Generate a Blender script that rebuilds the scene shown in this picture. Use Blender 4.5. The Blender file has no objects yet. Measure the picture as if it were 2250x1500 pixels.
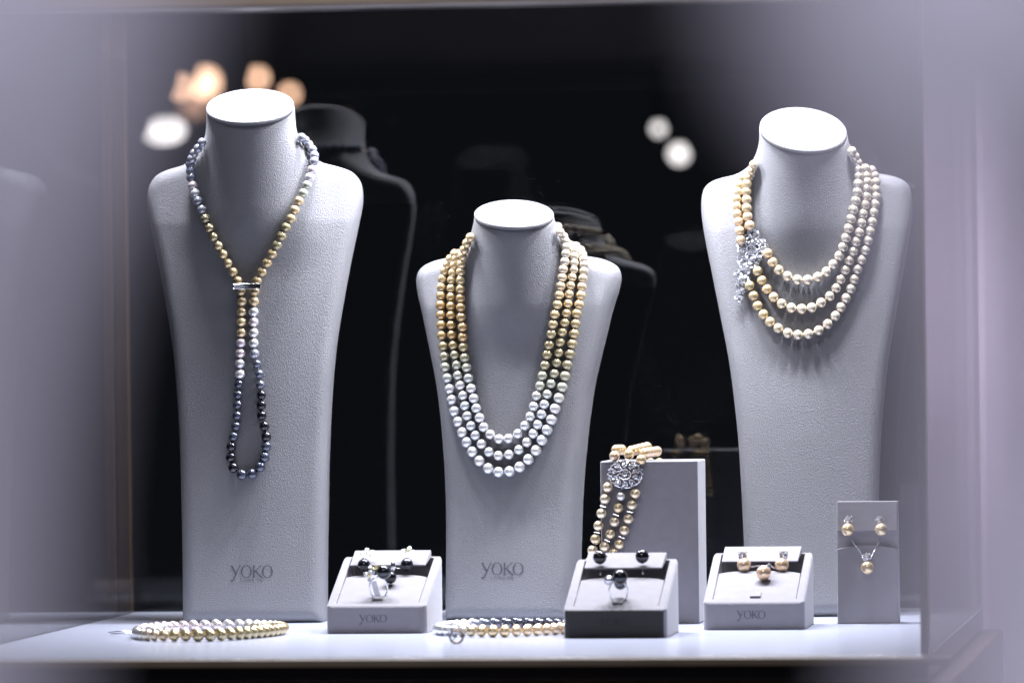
import bpy, math, random
import numpy as np
from mathutils import Vector, Matrix
random.seed(7); rng = np.random.default_rng(7)
S = bpy.context.scene
COL = S.collection

# ------------------------------------------------------------------ camera
FPX = 12500.0; HEADING = math.radians(7.9); ROLL = 0.012; EYE = 0.285
cdir = np.array([-math.sin(HEADING), math.cos(HEADING), 0.0])
R0 = np.array([math.cos(HEADING), math.sin(HEADING), 0.0]); UP = np.array([0, 0, 1.0])
cright = R0*math.cos(ROLL) - UP*math.sin(ROLL)
cup = R0*math.sin(ROLL) + UP*math.cos(ROLL)
CAM = np.array([0, 0, EYE]) - 5.745*cdir
cam_d = bpy.data.cameras.new('camera'); cam = bpy.data.objects.new('camera', cam_d); COL.objects.link(cam)
cam_d.lens = 200; cam_d.sensor_width = 36; cam_d.clip_start = 0.05; cam_d.clip_end = 200
cam_d.dof.use_dof = True; cam_d.dof.focus_distance = 5.76; cam_d.dof.aperture_fstop = 5.0
cam.matrix_world = Matrix(((cright[0], cup[0], -cdir[0], CAM[0]), (cright[1], cup[1], -cdir[1], CAM[1]),
                           (cright[2], cup[2], -cdir[2], CAM[2]), (0, 0, 0, 1)))
S.camera = cam

# ------------------------------------------------------------------ world, lamps, exposure
W = bpy.data.worlds.new('World'); S.world = W; W.use_nodes = True
bg = W.node_tree.nodes['Background']; bg.inputs[0].default_value = (0.35, 0.38, 0.5, 1); bg.inputs[1].default_value = 0.012
S.view_settings.view_transform = 'Standard'; S.view_settings.look = 'None'
S.view_settings.exposure = 0.0; S.view_settings.gamma = 1.0
S.cycles.use_denoising = True
S.cycles.max_bounces = 12; S.cycles.transparent_max_bounces = 24; S.cycles.glossy_bounces = 6; S.cycles.diffuse_bounces = 4
S.cycles.caustics_reflective = False; S.cycles.caustics_refractive = False
S.cycles.sample_clamp_indirect = 6

def lamp(kind, name, loc, aim, energy, size, color, spot=None):
    d = bpy.data.lights.new(name, kind); d.energy = energy; d.color = color
    if kind == 'AREA': d.shape = 'DISK'; d.size = size; d.spread = math.radians(spot or 180)
    else:
        d.shadow_soft_size = size
        if spot: d.spot_size = math.radians(spot); d.spot_blend = 0.8
    o = bpy.data.objects.new(name, d); COL.objects.link(o); o.location = loc
    v = Vector(aim) - Vector(loc); o.rotation_euler = v.to_track_quat('-Z', 'Y').to_euler()
    return o
COOL = (0.915, 0.915, 1.0)
CASE_LAMPS = [(-0.34, 0.9), (-0.17, 0.85), (0.0, 1.15), (0.17, 1.0), (0.34, 1.15)]
for x, k in CASE_LAMPS:
    lamp('AREA', 'case_downlight', (x, -0.17, 0.72), (x, -0.20, 0.0), (0.80 if x > 0.3 else 0.18)*k, 0.06, COOL, 150)
    lamp('AREA', 'case_downlight', (x, 0.22, 0.74), (x, 0.20, 0.0), 0.05*k, 0.015, COOL, 150)
    lamp('AREA', 'case_downlight', (x, 0.055, 0.72), (x, 0.01, 0.0), 5.1*k, 0.065, COOL, 150)
# added unseen fills: light the hangings near the viewer, the case header and the pillar
lamp('AREA', 'hall_fill', tuple(CAM + 0.1*cdir + np.array([0, 0, 1.6])), tuple(CAM + 0.7*cdir), 13.5, 0.5, (0.86, 0.84, 1.0), 80)
lamp('AREA', 'hall_fill', (0.0, -2.6, 1.9), (0.0, -0.6, 0.7), 1.2, 0.5, (1.0, 0.90, 0.84), 40)
lamp('AREA', 'hall_fill', (1.1, -1.2, 2.2), (0.8, 0.9, 0.3), 0.2, 0.4, (0.9, 0.82, 1.0), 50)

# ------------------------------------------------------------------ pixel rays of the 2250 x 1500 photograph
def ray(px, py):
    return cdir + (px-1125)/FPX*cright - (py-750)/FPX*cup
def on_ground(px, py, z=0.0):
    d = ray(px, py); t = (z-CAM[2])/d[2]; return CAM + t*d
def on_y(px, py, y):
    d = ray(px, py); return CAM + (y-CAM[1])/d[1]*d
def on_plane(px, py, p, n):
    d = ray(px, py); return CAM + np.dot(np.array(p)-CAM, n)/np.dot(d, n)*d
def at_z(px, py, Z):
    return CAM + Z*ray(px, py)

# ------------------------------------------------------------------ materials
def mat(name, base=(0.5, 0.5, 0.5), rough=0.5, metal=0.0, coat=0.0, coat_rough=0.1, sheen=0.0, spec=0.5,
        bump=None, vary=None, emit=None, objcol=False, attr=False, trans=0.0):
    m = bpy.data.materials.new(name); m.use_nodes = True; n = m.node_tree.nodes; l = m.node_tree.links
    p = n['Principled BSDF']
    p.inputs['Base Color'].default_value = (*base, 1); p.inputs['Roughness'].default_value = rough
    p.inputs['Metallic'].default_value = metal; p.inputs['Coat Weight'].default_value = coat
    p.inputs['Coat Roughness'].default_value = coat_rough; p.inputs['Sheen Weight'].default_value = sheen
    p.inputs['Specular IOR Level'].default_value = spec; p.inputs['Transmission Weight'].default_value = trans
    if emit: p.inputs['Emission Color'].default_value = (*emit[0], 1); p.inputs['Emission Strength'].default_value = emit[1]
    tc = n.new('ShaderNodeTexCoord')
    if vary:
        sc, amt = vary
        t = n.new('ShaderNodeTexNoise'); t.inputs['Scale'].default_value = sc; t.inputs['Detail'].default_value = 6
        l.new(tc.outputs['Object'], t.inputs['Vector'])
        r = n.new('ShaderNodeMapRange'); r.inputs[1].default_value = 0.3; r.inputs[2].default_value = 0.7
        r.inputs[3].default_value = 1-amt; r.inputs[4].default_value = 1+amt
        l.new(t.outputs[0], r.inputs[0])
        v = n.new('ShaderNodeVectorMath'); v.operation = 'SCALE'; v.inputs[0].default_value = base
        l.new(r.outputs[0], v.inputs['Scale']); l.new(v.outputs[0], p.inputs['Base Color'])
    if bump:
        h = None
        for kind, sc, dist in bump:
            if kind == 'v':
                t = n.new('ShaderNodeTexVoronoi'); t.inputs['Scale'].default_value = sc; o = t.outputs[0]
            else:
                t = n.new('ShaderNodeTexNoise'); t.inputs['Scale'].default_value = sc; t.inputs['Detail'].default_value = 3; o = t.outputs[0]
            l.new(tc.outputs['Object'], t.inputs['Vector'])
            b = n.new('ShaderNodeBump'); b.inputs['Strength'].default_value = 1; b.inputs['Distance'].default_value = dist
            l.new(o, b.inputs['Height'])
            if h: l.new(h.outputs[0], b.inputs['Normal'])
            h = b
        l.new(h.outputs[0], p.inputs['Normal'])
    if objcol:
        oi = n.new('ShaderNodeObjectInfo')
        l.new(oi.outputs['Color'], p.inputs['Base Color'])
    if attr:
        a = n.new('ShaderNodeAttribute'); a.attribute_name = 'tint'; l.new(a.outputs['Color'], p.inputs['Base Color'])
    return m
LEATHER = mat('grey_leather', (0.19, 0.19, 0.20), 0.50, sheen=0.05, spec=0.45,
              bump=[('v', 820, 0.00033), ('n', 1600, 0.00024)], vary=(30, 0.03))
SUEDE = mat('grey_suede', (0.215, 0.207, 0.226), 0.85, sheen=0.35, spec=0.2,
            bump=[('n', 1600, 0.00018), ('n', 380, 0.0002)], vary=(90, 0.05))
SUEDE_PALE = mat('paler_suede', (0.31, 0.30, 0.325), 0.9, sheen=0.2, spec=0.1, bump=[('n', 1600, 0.00018)])  # paler than the main suede, for the card stand's back and hinge
def pearl_mat(name, **k):
    m = mat(name, (0.8, 0.8, 0.8), 0.215, metal=0.62, coat=0.9, coat_rough=0.06, **k)
    return m
PEARL = pearl_mat('pearl_nacre', objcol=True); PEARL_A = pearl_mat('pearl_nacre_tint', attr=True)
SILVER = mat('white_gold', (0.85, 0.85, 0.87), 0.2, metal=1)
PETAL = mat('pave_petal', (0.86, 0.86, 0.88), 0.35, metal=0.4, coat=0.6, bump=[('v', 1500, 0.0005)])
YGOLD = mat('yellow_gold', (0.9, 0.68, 0.32), 0.15, metal=1)
GEM = mat('diamond', (0.66, 0.67, 0.71), 0.08, metal=0.8, coat=1.0, coat_rough=0.02)
YGEM = mat('yellow_diamond', (0.95, 0.85, 0.35), 0.05, metal=0.7, coat=1.0, coat_rough=0.02)
THREAD = mat('silk_thread', (0.62, 0.55, 0.42), 0.8)
INK = mat('embossed_ink', (0.07, 0.07, 0.085), 0.6)
SEAM = mat('dark_seam', (0.045, 0.045, 0.06), 0.7)
STITCH = mat('stitch_thread', (0.10, 0.10, 0.12), 0.7)
FELT = mat('dark_backing_felt', (0.02, 0.02, 0.023), 0.95, spec=0.1, bump=[('n', 900, 0.0004)])
SUEDE_SHADED = mat('shade_dark_suede', (0.040, 0.038, 0.039), 0.85, spec=0.2, bump=[('n', 1600, 0.00018)])  # grey suede darkened: shade put into the colour of the front tray's face
COUNTER = mat('lacquered_counter', (0.47, 0.50, 0.60), 0.25, spec=0.5, coat=0.3, coat_rough=0.15, vary=(6, 0.02))
COUNTER_EDGE = mat('counter_edge', (0.42, 0.36, 0.31), 0.4, vary=(20, 0.1))
WOOD = mat('dark_wood', (0.085, 0.040, 0.024), 0.45, bump=[('n', 60, 0.0006)], vary=(18, 0.35))
BRASS = mat('dull_brass', (0.17, 0.11, 0.065), 0.38, metal=0.8, vary=(15, 0.15))
METAL_D = mat('dark_metal', (0.05, 0.05, 0.07), 0.35, metal=0.6)
HEADER = mat('taupe_fascia', (0.55, 0.47, 0.42), 0.5, vary=(8, 0.08))
GLASS_EDGE = mat('polished_glass_edge', (0.72, 0.70, 0.78), 0.15, coat=0.6)
SEALANT = mat('brown_sealant', (0.10, 0.065, 0.06), 0.5)
PILLAR = mat('mauve_plaster', (0.46, 0.36, 0.46), 0.7, vary=(4, 0.1), bump=[('n', 90, 0.0006)])
DRAPE = mat('lavender_curtain_cloth', (0.60, 0.585, 0.66), 0.85, sheen=0.4, bump=[('n', 900, 0.0003)], vary=(5, 0.06))
FLOOR = mat('dark_carpet', (0.02, 0.02, 0.025), 0.9, vary=(3, 0.3), bump=[('n', 200, 0.002)])
ACRYL = mat('clear_acrylic', (0.85, 0.87, 0.95), 0.08, coat=1.0, trans=0.55)
BULB_O = mat('warm_bulb', (0, 0, 0), 0.5, emit=((1.0, 0.58, 0.37), 6))
BULB_W = mat('white_bulb', (0, 0, 0), 0.5, emit=((1.0, 0.91, 0.87), 2.9))
SHADE = mat('black_shade', (0.01, 0.01, 0.01), 0.6)

GLASS = bpy.data.materials.new('window_glass'); GLASS.use_nodes = True
_n = GLASS.node_tree.nodes; _l = GLASS.node_tree.links; _n.clear()
_o = _n.new('ShaderNodeOutputMaterial'); _mx = _n.new('ShaderNodeMixShader'); _t = _n.new('ShaderNodeBsdfTransparent')
_g = _n.new('ShaderNodeBsdfGlossy'); _g.inputs['Roughness'].default_value = 0.004
_f = _n.new('ShaderNodeFresnel'); _ge = _n.new('ShaderNodeNewGeometry'); _r = _n.new('ShaderNodeMapRange')
_r.inputs[3].default_value = 1.52; _r.inputs[4].default_value = 1/1.52
_t.inputs[0].default_value = (0.965, 0.975, 0.985, 1)
_l.new(_ge.outputs['Backfacing'], _r.inputs[0]); _l.new(_r.outputs[0], _f.inputs['IOR'])
_l.new(_f.outputs[0], _mx.inputs[0]); _l.new(_t.outputs[0], _mx.inputs[1]); _l.new(_g.outputs[0], _mx.inputs[2])
_l.new(_mx.outputs[0], _o.inputs[0])

# ------------------------------------------------------------------ object helpers
def tag(o, label=None, cat=None, group=None, kind=None):
    if label: o['label'] = label
    if cat: o['category'] = cat
    if group: o['group'] = group
    if kind: o['kind'] = kind
    return o
def empty(name, loc=(0, 0, 0), rz=0.0):
    o = bpy.data.objects.new(name, None); COL.objects.link(o); o.empty_display_size = 0.02
    o.location = tuple(loc); o.rotation_euler = (0, 0, rz)
    return o
def link(name, me, m, parent=None, smooth=False, loc=None):
    o = bpy.data.objects.new(name, me); COL.objects.link(o)
    if m and not me.materials: me.materials.append(m)
    if smooth: me.polygons.foreach_set('use_smooth', [True]*len(me.polygons))
    if parent:
        o.parent = parent
        if loc is None:                       # geometry given in world coordinates
            o.matrix_parent_inverse = world(parent).inverted()
    if loc is not None: o.location = tuple(loc)
    return o
def world(o):
    m = o.matrix_basis.copy()
    if o.parent: m = world(o.parent) @ o.matrix_parent_inverse @ m
    return m
class MB:
    def __init__(s): s.v = []; s.f = []
    def add(s, v, f):
        b = len(s.v); s.v += [tuple(map(float, p)) for p in v]; s.f += [[i+b for i in q] for q in f]; return s
    def box(s, a, b):
        (x0, y0, z0), (x1, y1, z1) = a, b
        return s.add([(x0,y0,z0),(x1,y0,z0),(x1,y1,z0),(x0,y1,z0),(x0,y0,z1),(x1,y0,z1),(x1,y1,z1),(x0,y1,z1)],
              [(0,3,2,1),(4,5,6,7),(0,1,5,4),(1,2,6,5),(2,3,7,6),(3,0,4,7)])
    def hexa(s, p):
        return s.add(p, [(0,3,2,1),(4,5,6,7),(0,1,5,4),(1,2,6,5),(2,3,7,6),(3,0,4,7)])
    def sphere(s, c, r, nu=16, nv=10, sc=(1, 1, 1), M=None):
        v = [(0, 0, 1)]; f = []
        for j in range(1, nv):
            a = math.pi*j/nv
            for i in range(nu):
                b = 2*math.pi*i/nu; v.append((math.sin(a)*math.cos(b), math.sin(a)*math.sin(b), math.cos(a)))
        v.append((0, 0, -1))
        for i in range(nu): f.append((0, 1+i, 1+(i+1) % nu))
        for j in range(nv-2):
            for i in range(nu):
                a = 1+j*nu+i; b = 1+j*nu+(i+1) % nu; f.append((a, a+nu, b+nu, b))
        L = len(v)-1
        for i in range(nu): f.append((L, 1+(nv-2)*nu+(i+1) % nu, 1+(nv-2)*nu+i))
        A = np.array(v)*r*np.array(sc)
        if M is not None: A = A @ M.T
        return s.add(A+np.array(c), f)
    def tube(s, pts, r, n=8, closed=False):
        P = [np.array(p, float) for p in pts]; N = len(P); v = []; f = []
        rr = r if hasattr(r, '__len__') else [r]*N
        up = np.array([0.13, 0.21, 0.97]); prev = None
        for i in range(N):
            a = P[(i-1) % N] if closed or i > 0 else P[i]; b = P[(i+1) % N] if closed or i < N-1 else P[i]
            t = b-a; t = t/(np.linalg.norm(t)+1e-12)
            u = (prev if prev is not None else np.cross(up, t)); u = u - t*np.dot(u, t)
            u /= np.linalg.norm(u)+1e-12; prev = u; w = np.cross(t, u)
            for k in range(n):
                c = 2*math.pi*k/n; v.append(P[i]+rr[i]*(math.cos(c)*u+math.sin(c)*w))
        for i in range(N if closed else N-1):
            for k in range(n):
                a = i*n+k; b = i*n+(k+1) % n; c = ((i+1) % N)*n
                f.append((a, b, c+(k+1) % n, c+k))
        if not closed:
            f.append(tuple(range(n))[::-1]); f.append(tuple((N-1)*n+k for k in range(n)))
        return s.add(v, f)
    def ring(s, c, R, r, ax, ay, n=28, m=8, sx=1, sy=1):
        c = np.array(c); ax = np.array(ax, float); ay = np.array(ay, float)
        return s.tube([c+R*sx*math.cos(2*math.pi*i/n)*ax+R*sy*math.sin(2*math.pi*i/n)*ay for i in range(n)], r, m, True)
    def gem(s, c, r, nrm, long=1.0, spin=None, h=0.75):
        """a small faceted stone: table, crown and pavilion"""
        n = np.array(nrm, float); n /= np.linalg.norm(n)
        a = np.cross(n, [0.3, 0.1, 0.95]); a /= np.linalg.norm(a); b = np.cross(n, a)
        th = random.random()*6.28 if spin is None else spin
        u = math.cos(th)*a+math.sin(th)*b; w = -math.sin(th)*a+math.cos(th)*b
        c = np.array(c); K = 8; v = []
        for i in range(K):
            t = 2*math.pi*i/K; v.append(c+r*(math.cos(t)*u*long+math.sin(t)*w))
        for i in range(K):
            t = 2*math.pi*(i+.5)/K; v.append(c+r*(0.55*(math.cos(t)*u*long+math.sin(t)*w)+n*0.38*h*1.2))
        v.append(c-n*r*h)
        f = [tuple(K+i for i in range(K))]
        for i in range(K):
            j = (i+1) % K; f += [(i, j, K+i), (j, K+j, K+i), (j, i, 2*K)]
        return s.add(v, f)
    def mesh(s, name='mesh'):
        me = bpy.data.meshes.new(name); me.from_pydata(s.v, [], s.f); me.update(); return me
    def build(s, name, m, parent=None, smooth=False, loc=None, bevel=0, seg=3):
        o = link(name, s.mesh(name), m, parent, smooth, loc)
        if bevel:
            b = o.modifiers.new('bevel', 'BEVEL'); b.width = bevel; b.segments = seg; b.limit_method = 'ANGLE'; b.angle_limit = math.radians(30)
            o.data.polygons.foreach_set('use_smooth', [True]*len(o.data.polygons))
            w = o.modifiers.new('wn', 'WEIGHTED_NORMAL'); w.keep_sharp = False
        return o

# ------------------------------------------------------------------ signed distance shapes
def smin(a, b, k):
    h = np.clip(0.5+0.5*(b-a)/k, 0, 1); return b*(1-h)+a*h - k*h*(1-h)
def smax(a, b, k): return -smin(-a, -b, k)
def poly_sdf(px, pz, poly):
    """distance to a closed polygon, negative inside"""
    d = np.full(px.shape, 1e9); ins = np.zeros(px.shape, bool); N = len(poly)
    for i in range(N):
        ax, az = poly[i]; bx, bz = poly[(i+1) % N]
        ex, ez = bx-ax, bz-az; wx, wz = px-ax, pz-az
        t = np.clip((wx*ex+wz*ez)/(ex*ex+ez*ez+1e-15), 0, 1)
        d = np.minimum(d, (wx-ex*t)**2+(wz-ez*t)**2)
        if az != bz:
            c = ((az > pz) != (bz > pz)) & (px < (bx-ax)*(pz-az)/(bz-az)+ax); ins ^= c
    d = np.sqrt(d); return np.where(ins, -d, d)
def smooth_curve(pts, n):
    P = np.array(pts, float); out = []
    for i in range(len(P)-1):
        p0 = P[max(i-1, 0)]; p1 = P[i]; p2 = P[i+1]; p3 = P[min(i+2, len(P)-1)]
        for k in range(n):
            t = k/n; out.append(0.5*((2*p1)+(-p0+p2)*t+(2*p0-5*p1+4*p2-p3)*t*t+(-p0+3*p1-3*p2+p3)*t**3))
    out.append(P[-1]); return np.array(out)
class Bust:
    """tall leather necklace stand: flat flaring body, round neck cut off by a tilted oval cap"""
    def __init__(s, halfw, shoulder, top, cap_c, cap_r, tilt, neck, loc, rz, capspin=0.0):
        # halfw: list of (z, half width) base to shoulder end; shoulder: list of (x, z) over the shoulder to the neck
        prof = smooth_curve([(w+0.0018, z) for z, w in halfw]+[(x+0.0015, z+0.002) for x, z in shoulder], 4)
        s.poly = np.concatenate([prof, np.array([[0, top]]), prof[::-1]*np.array([-1, 1])])
        s.zs = shoulder[0][1]; s.cap_c = np.array(cap_c); s.cap_r = cap_r; s.tilt = tilt; s.neck = neck
        s.loc = np.array(loc); s.rz = rz; s.n = np.array([math.sin(capspin)*math.sin(tilt), -math.cos(capspin)*math.sin(tilt), math.cos(tilt)])
        c, q = math.cos(rz), math.sin(rz); s.M = np.array([[c, -q, 0], [q, c, 0], [0, 0, 1]])
    def front(s, x, z):
        t = np.clip(z/s.zs, 0, 1.2)
        return 0.032*(1-np.clip(1-t, 0, 1)**1.5) + (0.55+1.4*t)*x*x + 0.10*np.clip(z-s.zs*0.93, 0, 1)**1.0*1.0
    def sdf(s, P):                                # local coordinates
        x, y, z = P[..., 0], P[..., 1], P[..., 2]
        if getattr(s, '_g', None) is not None and s._g[0] is z: d2 = s._g[1]
        else: d2 = poly_sdf(x, z, s.poly)
        t = np.clip(z/s.zs, 0, 1)
        th = 0.066-0.026*t
        mid = s.front(x, z)+th/2
        slab = (np.abs(y-mid)-th/2)*0.93
        body = smax(d2, slab, 0.014)
        # neck
        hz = np.clip((s.cap_c[2]+0.02 - z)/0.14, -0.3, 1.6)
        rx = s.cap_r[0] + 0.0*hz + (s.neck-s.cap_r[0])*np.clip(hz, 0, 2)**2.0
        ry = rx*0.86
        cx = s.cap_c[0]*np.clip(1-hz*0.5, 0, 1); cy = s.cap_c[1] + 0.040*np.clip(hz, 0, 1.4)**1.3
        q = np.sqrt(((x-cx)/rx)**2+((y-cy)/ry)**2)
        nd = (q-1)*ry*0.97
        capd = (x-s.cap_c[0])*s.n[0]+(y-s.cap_c[1])*s.n[1]+(z-s.cap_c[2])*s.n[2]
        lowz = (s.zs-0.07) - z
        nd = smax(smax(nd, capd, 0.002), lowz, 0.06)
        d = smin(body, nd, 0.030)
        d = np.maximum(d, -z)
        return d
    def to_world(s, P): return np.asarray(P) @ s.M.T + s.loc
    def to_local(s, P): return (np.asarray(P)-s.loc) @ s.M
    def wsdf(s, P): return s.sdf(s.to_local(P))
    def grad(s, P, e=1e-4):
        g = np.stack([s.sdf(P+np.eye(3)[k]*e)-s.sdf(P-np.eye(3)[k]*e) for k in range(3)], -1)
        return g/(np.linalg.norm(g, axis=-1, keepdims=True)+1e-12)
def surface_net(f, lo, hi, h):
    ax = [np.arange(lo[k], hi[k]+h, h) for k in range(3)]
    X, Y, Z = np.meshgrid(*ax, indexing='ij'); D = f(np.stack([X, Y, Z], -1))
    n = D.shape; ins = D < 0
    cell = np.zeros((n[0]-1, n[1]-1, n[2]-1), int); cnt = 0
    acc = np.zeros(cell.shape+(3,)); num = np.zeros(cell.shape)
    corners = [(i, j, k) for i in (0, 1) for j in (0, 1) for k in (0, 1)]
    sl = lambda c: tuple(slice(c[a], n[a]-1+c[a]) for a in range(3))
    for a in corners:
        for axis in range(3):
            if a[axis]: continue
            b = list(a); b[axis] = 1; b = tuple(b)
            da, db = D[sl(a)], D[sl(b)]; cr = (da < 0) != (db < 0)
            t = np.where(cr, da/(da-db+1e-20), 0)
            p = np.zeros(cell.shape+(3,))
            for q in range(3): p[..., q] = a[q]
            p[..., axis] += t
            acc += np.where(cr[..., None], p, 0); num += cr
    act = num > 0; ids = np.full(cell.shape, -1); ids[act] = np.arange(act.sum())
    idx = np.argwhere(act); V = (idx + acc[act]/num[act][:, None])*h+np.array(lo)
    F = []
    for axis in range(3):
        b, c = (axis+1) % 3, (axis+2) % 3
        s0 = [slice(None)]*3; s1 = [slice(None)]*3; s0[axis] = slice(0, -1); s1[axis] = slice(1, None)
        cr = ins[tuple(s0)] != ins[tuple(s1)]
        E = np.argwhere(cr)
        E = E[(E[:, b] > 0) & (E[:, c] > 0) & (E[:, b] < n[b]-1) & (E[:, c] < n[c]-1)]
        def g(db, dc):
            q = E.copy(); q[:, b] -= db; q[:, c] -= dc; return ids[q[:, 0], q[:, 1], q[:, 2]]
        quad = np.stack([g(1, 1), g(0, 1), g(0, 0), g(1, 0)], -1)
        flip = ~ins[E[:, 0], E[:, 1], E[:, 2]]
        quad[flip] = quad[flip][:, ::-1]
        F.append(quad)
    return V, np.concatenate(F)

# ------------------------------------------------------------------ lettering (drawn strokes of varying width)
def ribbon(pts, ws):
    P = smooth_curve(pts, 8) if len(pts) > 2 else np.array([np.array(pts[0])+(np.array(pts[1])-np.array(pts[0]))*t for t in np.linspace(0, 1, 9)])
    w = np.interp(np.linspace(0, 1, len(P)), np.linspace(0, 1, len(ws)), ws)
    T = np.gradient(P, axis=0); T /= np.linalg.norm(T, axis=1)[:, None]+1e-9
    N = np.stack([-T[:, 1], T[:, 0]], 1)
    v = []; f = []
    for i in range(len(P)):
        v += [P[i]+N[i]*w[i]/2, P[i]-N[i]*w[i]/2]
        if i: f.append((2*i-2, 2*i-1, 2*i+1, 2*i))
    return v, f
def ring2(cx, cy, rx, ry, thick, thin):
    n = 40; v = []; f = []
    for i in range(n):
        t = 2*math.pi*i/n; w = thin+(thick-thin)*abs(math.cos(t))**1.3
        v += [(cx+rx*math.cos(t), cy+ry*math.sin(t)), (cx+(rx-w)*math.cos(t), cy+(ry-w*0.9)*math.sin(t))]
        j = (i+1) % n; f.append((2*i, 2*j, 2*j+1, 2*i+1))
    return v, f
TH, TN = 0.155, 0.075
GLYPH = {
 'Y': (0.92, [ribbon([(0.10, 1.0), (0.50, 0.30)], [TH, TH]), ribbon([(0.90, 1.0), (0.72, 0.72), (0.52, 0.30), (0.34, -0.10), (0.20, -0.26), (0.04, -0.24)], [TN, TN, TN*1.4, TN*1.5, TN*1.6, TN*2.4]),
              ribbon([(-0.04, 1.0), (0.26, 1.0)], [0.035, 0.035]), ribbon([(0.76, 1.0), (1.02, 1.0)], [0.035, 0.035])]),
 'O': (1.10, [ring2(0.54, 0.5, 0.50, 0.53, TH, 0.05)]),
 'K': (0.84, [ribbon([(0.13, 0.0), (0.13, 1.0)], [TH*0.95, TH*0.95]), ribbon([(0.78, 1.0), (0.48, 0.74), (0.18, 0.48)], [TN, TN, TN]),
              ribbon([(0.30, 0.56), (0.56, 0.26), (0.90, -0.03)], [TH, TH, TH*0.8]), ribbon([(0.0, 1.0), (0.27, 1.0)], [0.035, 0.035]),
              ribbon([(0.0, 0.0), (0.27, 0.0)], [0.035, 0.035]), ribbon([(0.66, 1.0), (0.92, 1.0)], [0.035, 0.035])]),
 'L': (0.72, [ribbon([(0.12, 0.0), (0.12, 1.0)], [0.14, 0.14]), ribbon([(0.12, 0.06), (0.62, 0.06)], [0.12, 0.12])]),
 'N': (0.98, [ribbon([(0.12, 0.0), (0.12, 1.0)], [0.12, 0.12]), ribbon([(0.14, 0.98), (0.76, 0.02)], [0.15, 0.15]), ribbon([(0.78, 0.0), (0.78, 1.0)], [0.12, 0.12])]),
 'D': (0.98, [ribbon([(0.12, 0.0), (0.12, 1.0)], [0.14, 0.14]), ribbon([(0.12, 0.94), (0.50, 0.93), (0.80, 0.5), (0.50, 0.07), (0.12, 0.06)], [0.12, 0.12, 0.14, 0.12, 0.12])]),
}
def word(txt, height, width, x0, z0, track=0.0):
    """flat outline verts (x, z) and faces of a word, fitted to width"""
    adv = 0; parts = []
    for ch in txt:
        w, gl = GLYPH[ch]; parts.append((adv, gl)); adv += w+track
    adv -= track; sx = width/adv; V = []; F = []
    for a, gl in parts:
        for v, f in gl:
            b = len(V); V += [(x0+(p[0]+a)*sx, z0+p[1]*height) for p in v]; F += [[i+b for i in q] for q in f]
    return V, F

# ------------------------------------------------------------------ pearls
def _sphere_mesh(name, m):
    me = MB().sphere((0, 0, 0), 1.0, 24, 16).mesh(name); me.materials.append(m)
    me.polygons.foreach_set('use_smooth', [True]*len(me.polygons)); return me
PEARL_ME = _sphere_mesh('pearl', PEARL)
def lin(c): return tuple((v/12.92 if v <= 0.04045 else ((v+0.055)/1.055)**2.4) for v in c)
WHT, PNK, CRM, LGD, GLD, DGD, OLV = [lin(c) for c in ((.91,.91,.91), (.93,.87,.88), (.92,.87,.78), (.90,.80,.62), (.82,.73,.55), (.78,.65,.44), (.70,.65,.50))]
GRY, DGR, SLT, BLK, PCH, GRN = [lin(c) for c in ((.66,.67,.72), (.42,.44,.50), (.30,.32,.38), (.13,.14,.17), (.93,.82,.69), (.78,.79,.72))]
def pearl(parent, p, r, c, name='pearl', jit=0.05):
    o = bpy.data.objects.new(name, PEARL_ME); COL.objects.link(o); o.parent = parent
    w = world(parent).inverted()
    o.location = w @ Vector(tuple(float(a) for a in p)); o.scale = (r, r, r)
    j = 1+random.uniform(-jit, jit); t = random.uniform(-jit, jit)*0.6
    o.color = (min(c[0]*j*(1+t), 1), min(c[1]*j, 1), min(c[2]*j*(1-t), 1), 1); return o
def pearl_mass(parent, pts, rs, cs, name='pearls'):
    mb = MB(); cols = []
    for p, r, c in zip(pts, rs, cs):
        a = len(mb.v); mb.sphere(p, r, 16, 11)
        j = 1+random.uniform(-.05, .05); cols += [(c[0]*j, c[1]*j, c[2]*j, 1)]*(len(mb.v)-a)
    me = mb.mesh(name); at = me.color_attributes.new('tint', 'FLOAT_COLOR', 'POINT')
    at.data.foreach_set('color', np.array(cols).ravel())
    o = link(name, me, PEARL_A, parent, True); o['kind'] = 'stuff'; return o
def grade(stops, t):
    for (a, ca), (b, cb) in zip(stops, stops[1:]):
        if t <= b:
            k = (t-a)/(b-a+1e-9); return tuple(ca[i]+(cb[i]-ca[i])*max(0, min(1, k)) for i in range(3))
    return stops[-1][1]
def crop(pts, ox, oy, s): return [(ox+x/s, oy+y/s) for x, y in pts]
def rest_on(bust, pix, radii):
    """for each pixel ray: where a ball of that radius first touches the stand"""
    out = []
    for (px, py), r in zip(pix, radii):
        d = ray(px, py); d = d/np.linalg.norm(d); t0 = np.linalg.norm(bust.loc-CAM)-0.15
        ts = t0+np.arange(0, 0.36, 0.0015); P = CAM+ts[:, None]*d; D = bust.wsdf(P)-r*0.97
        i = np.argmax(D < 0) if (D < 0).any() else int(np.argmin(D))
        if (D < 0).any() and i > 0: t = ts[i-1]+0.0015*D[i-1]/(D[i-1]-D[i])
        else: t = ts[i]
        out.append(CAM+t*d)
    return out
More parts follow.
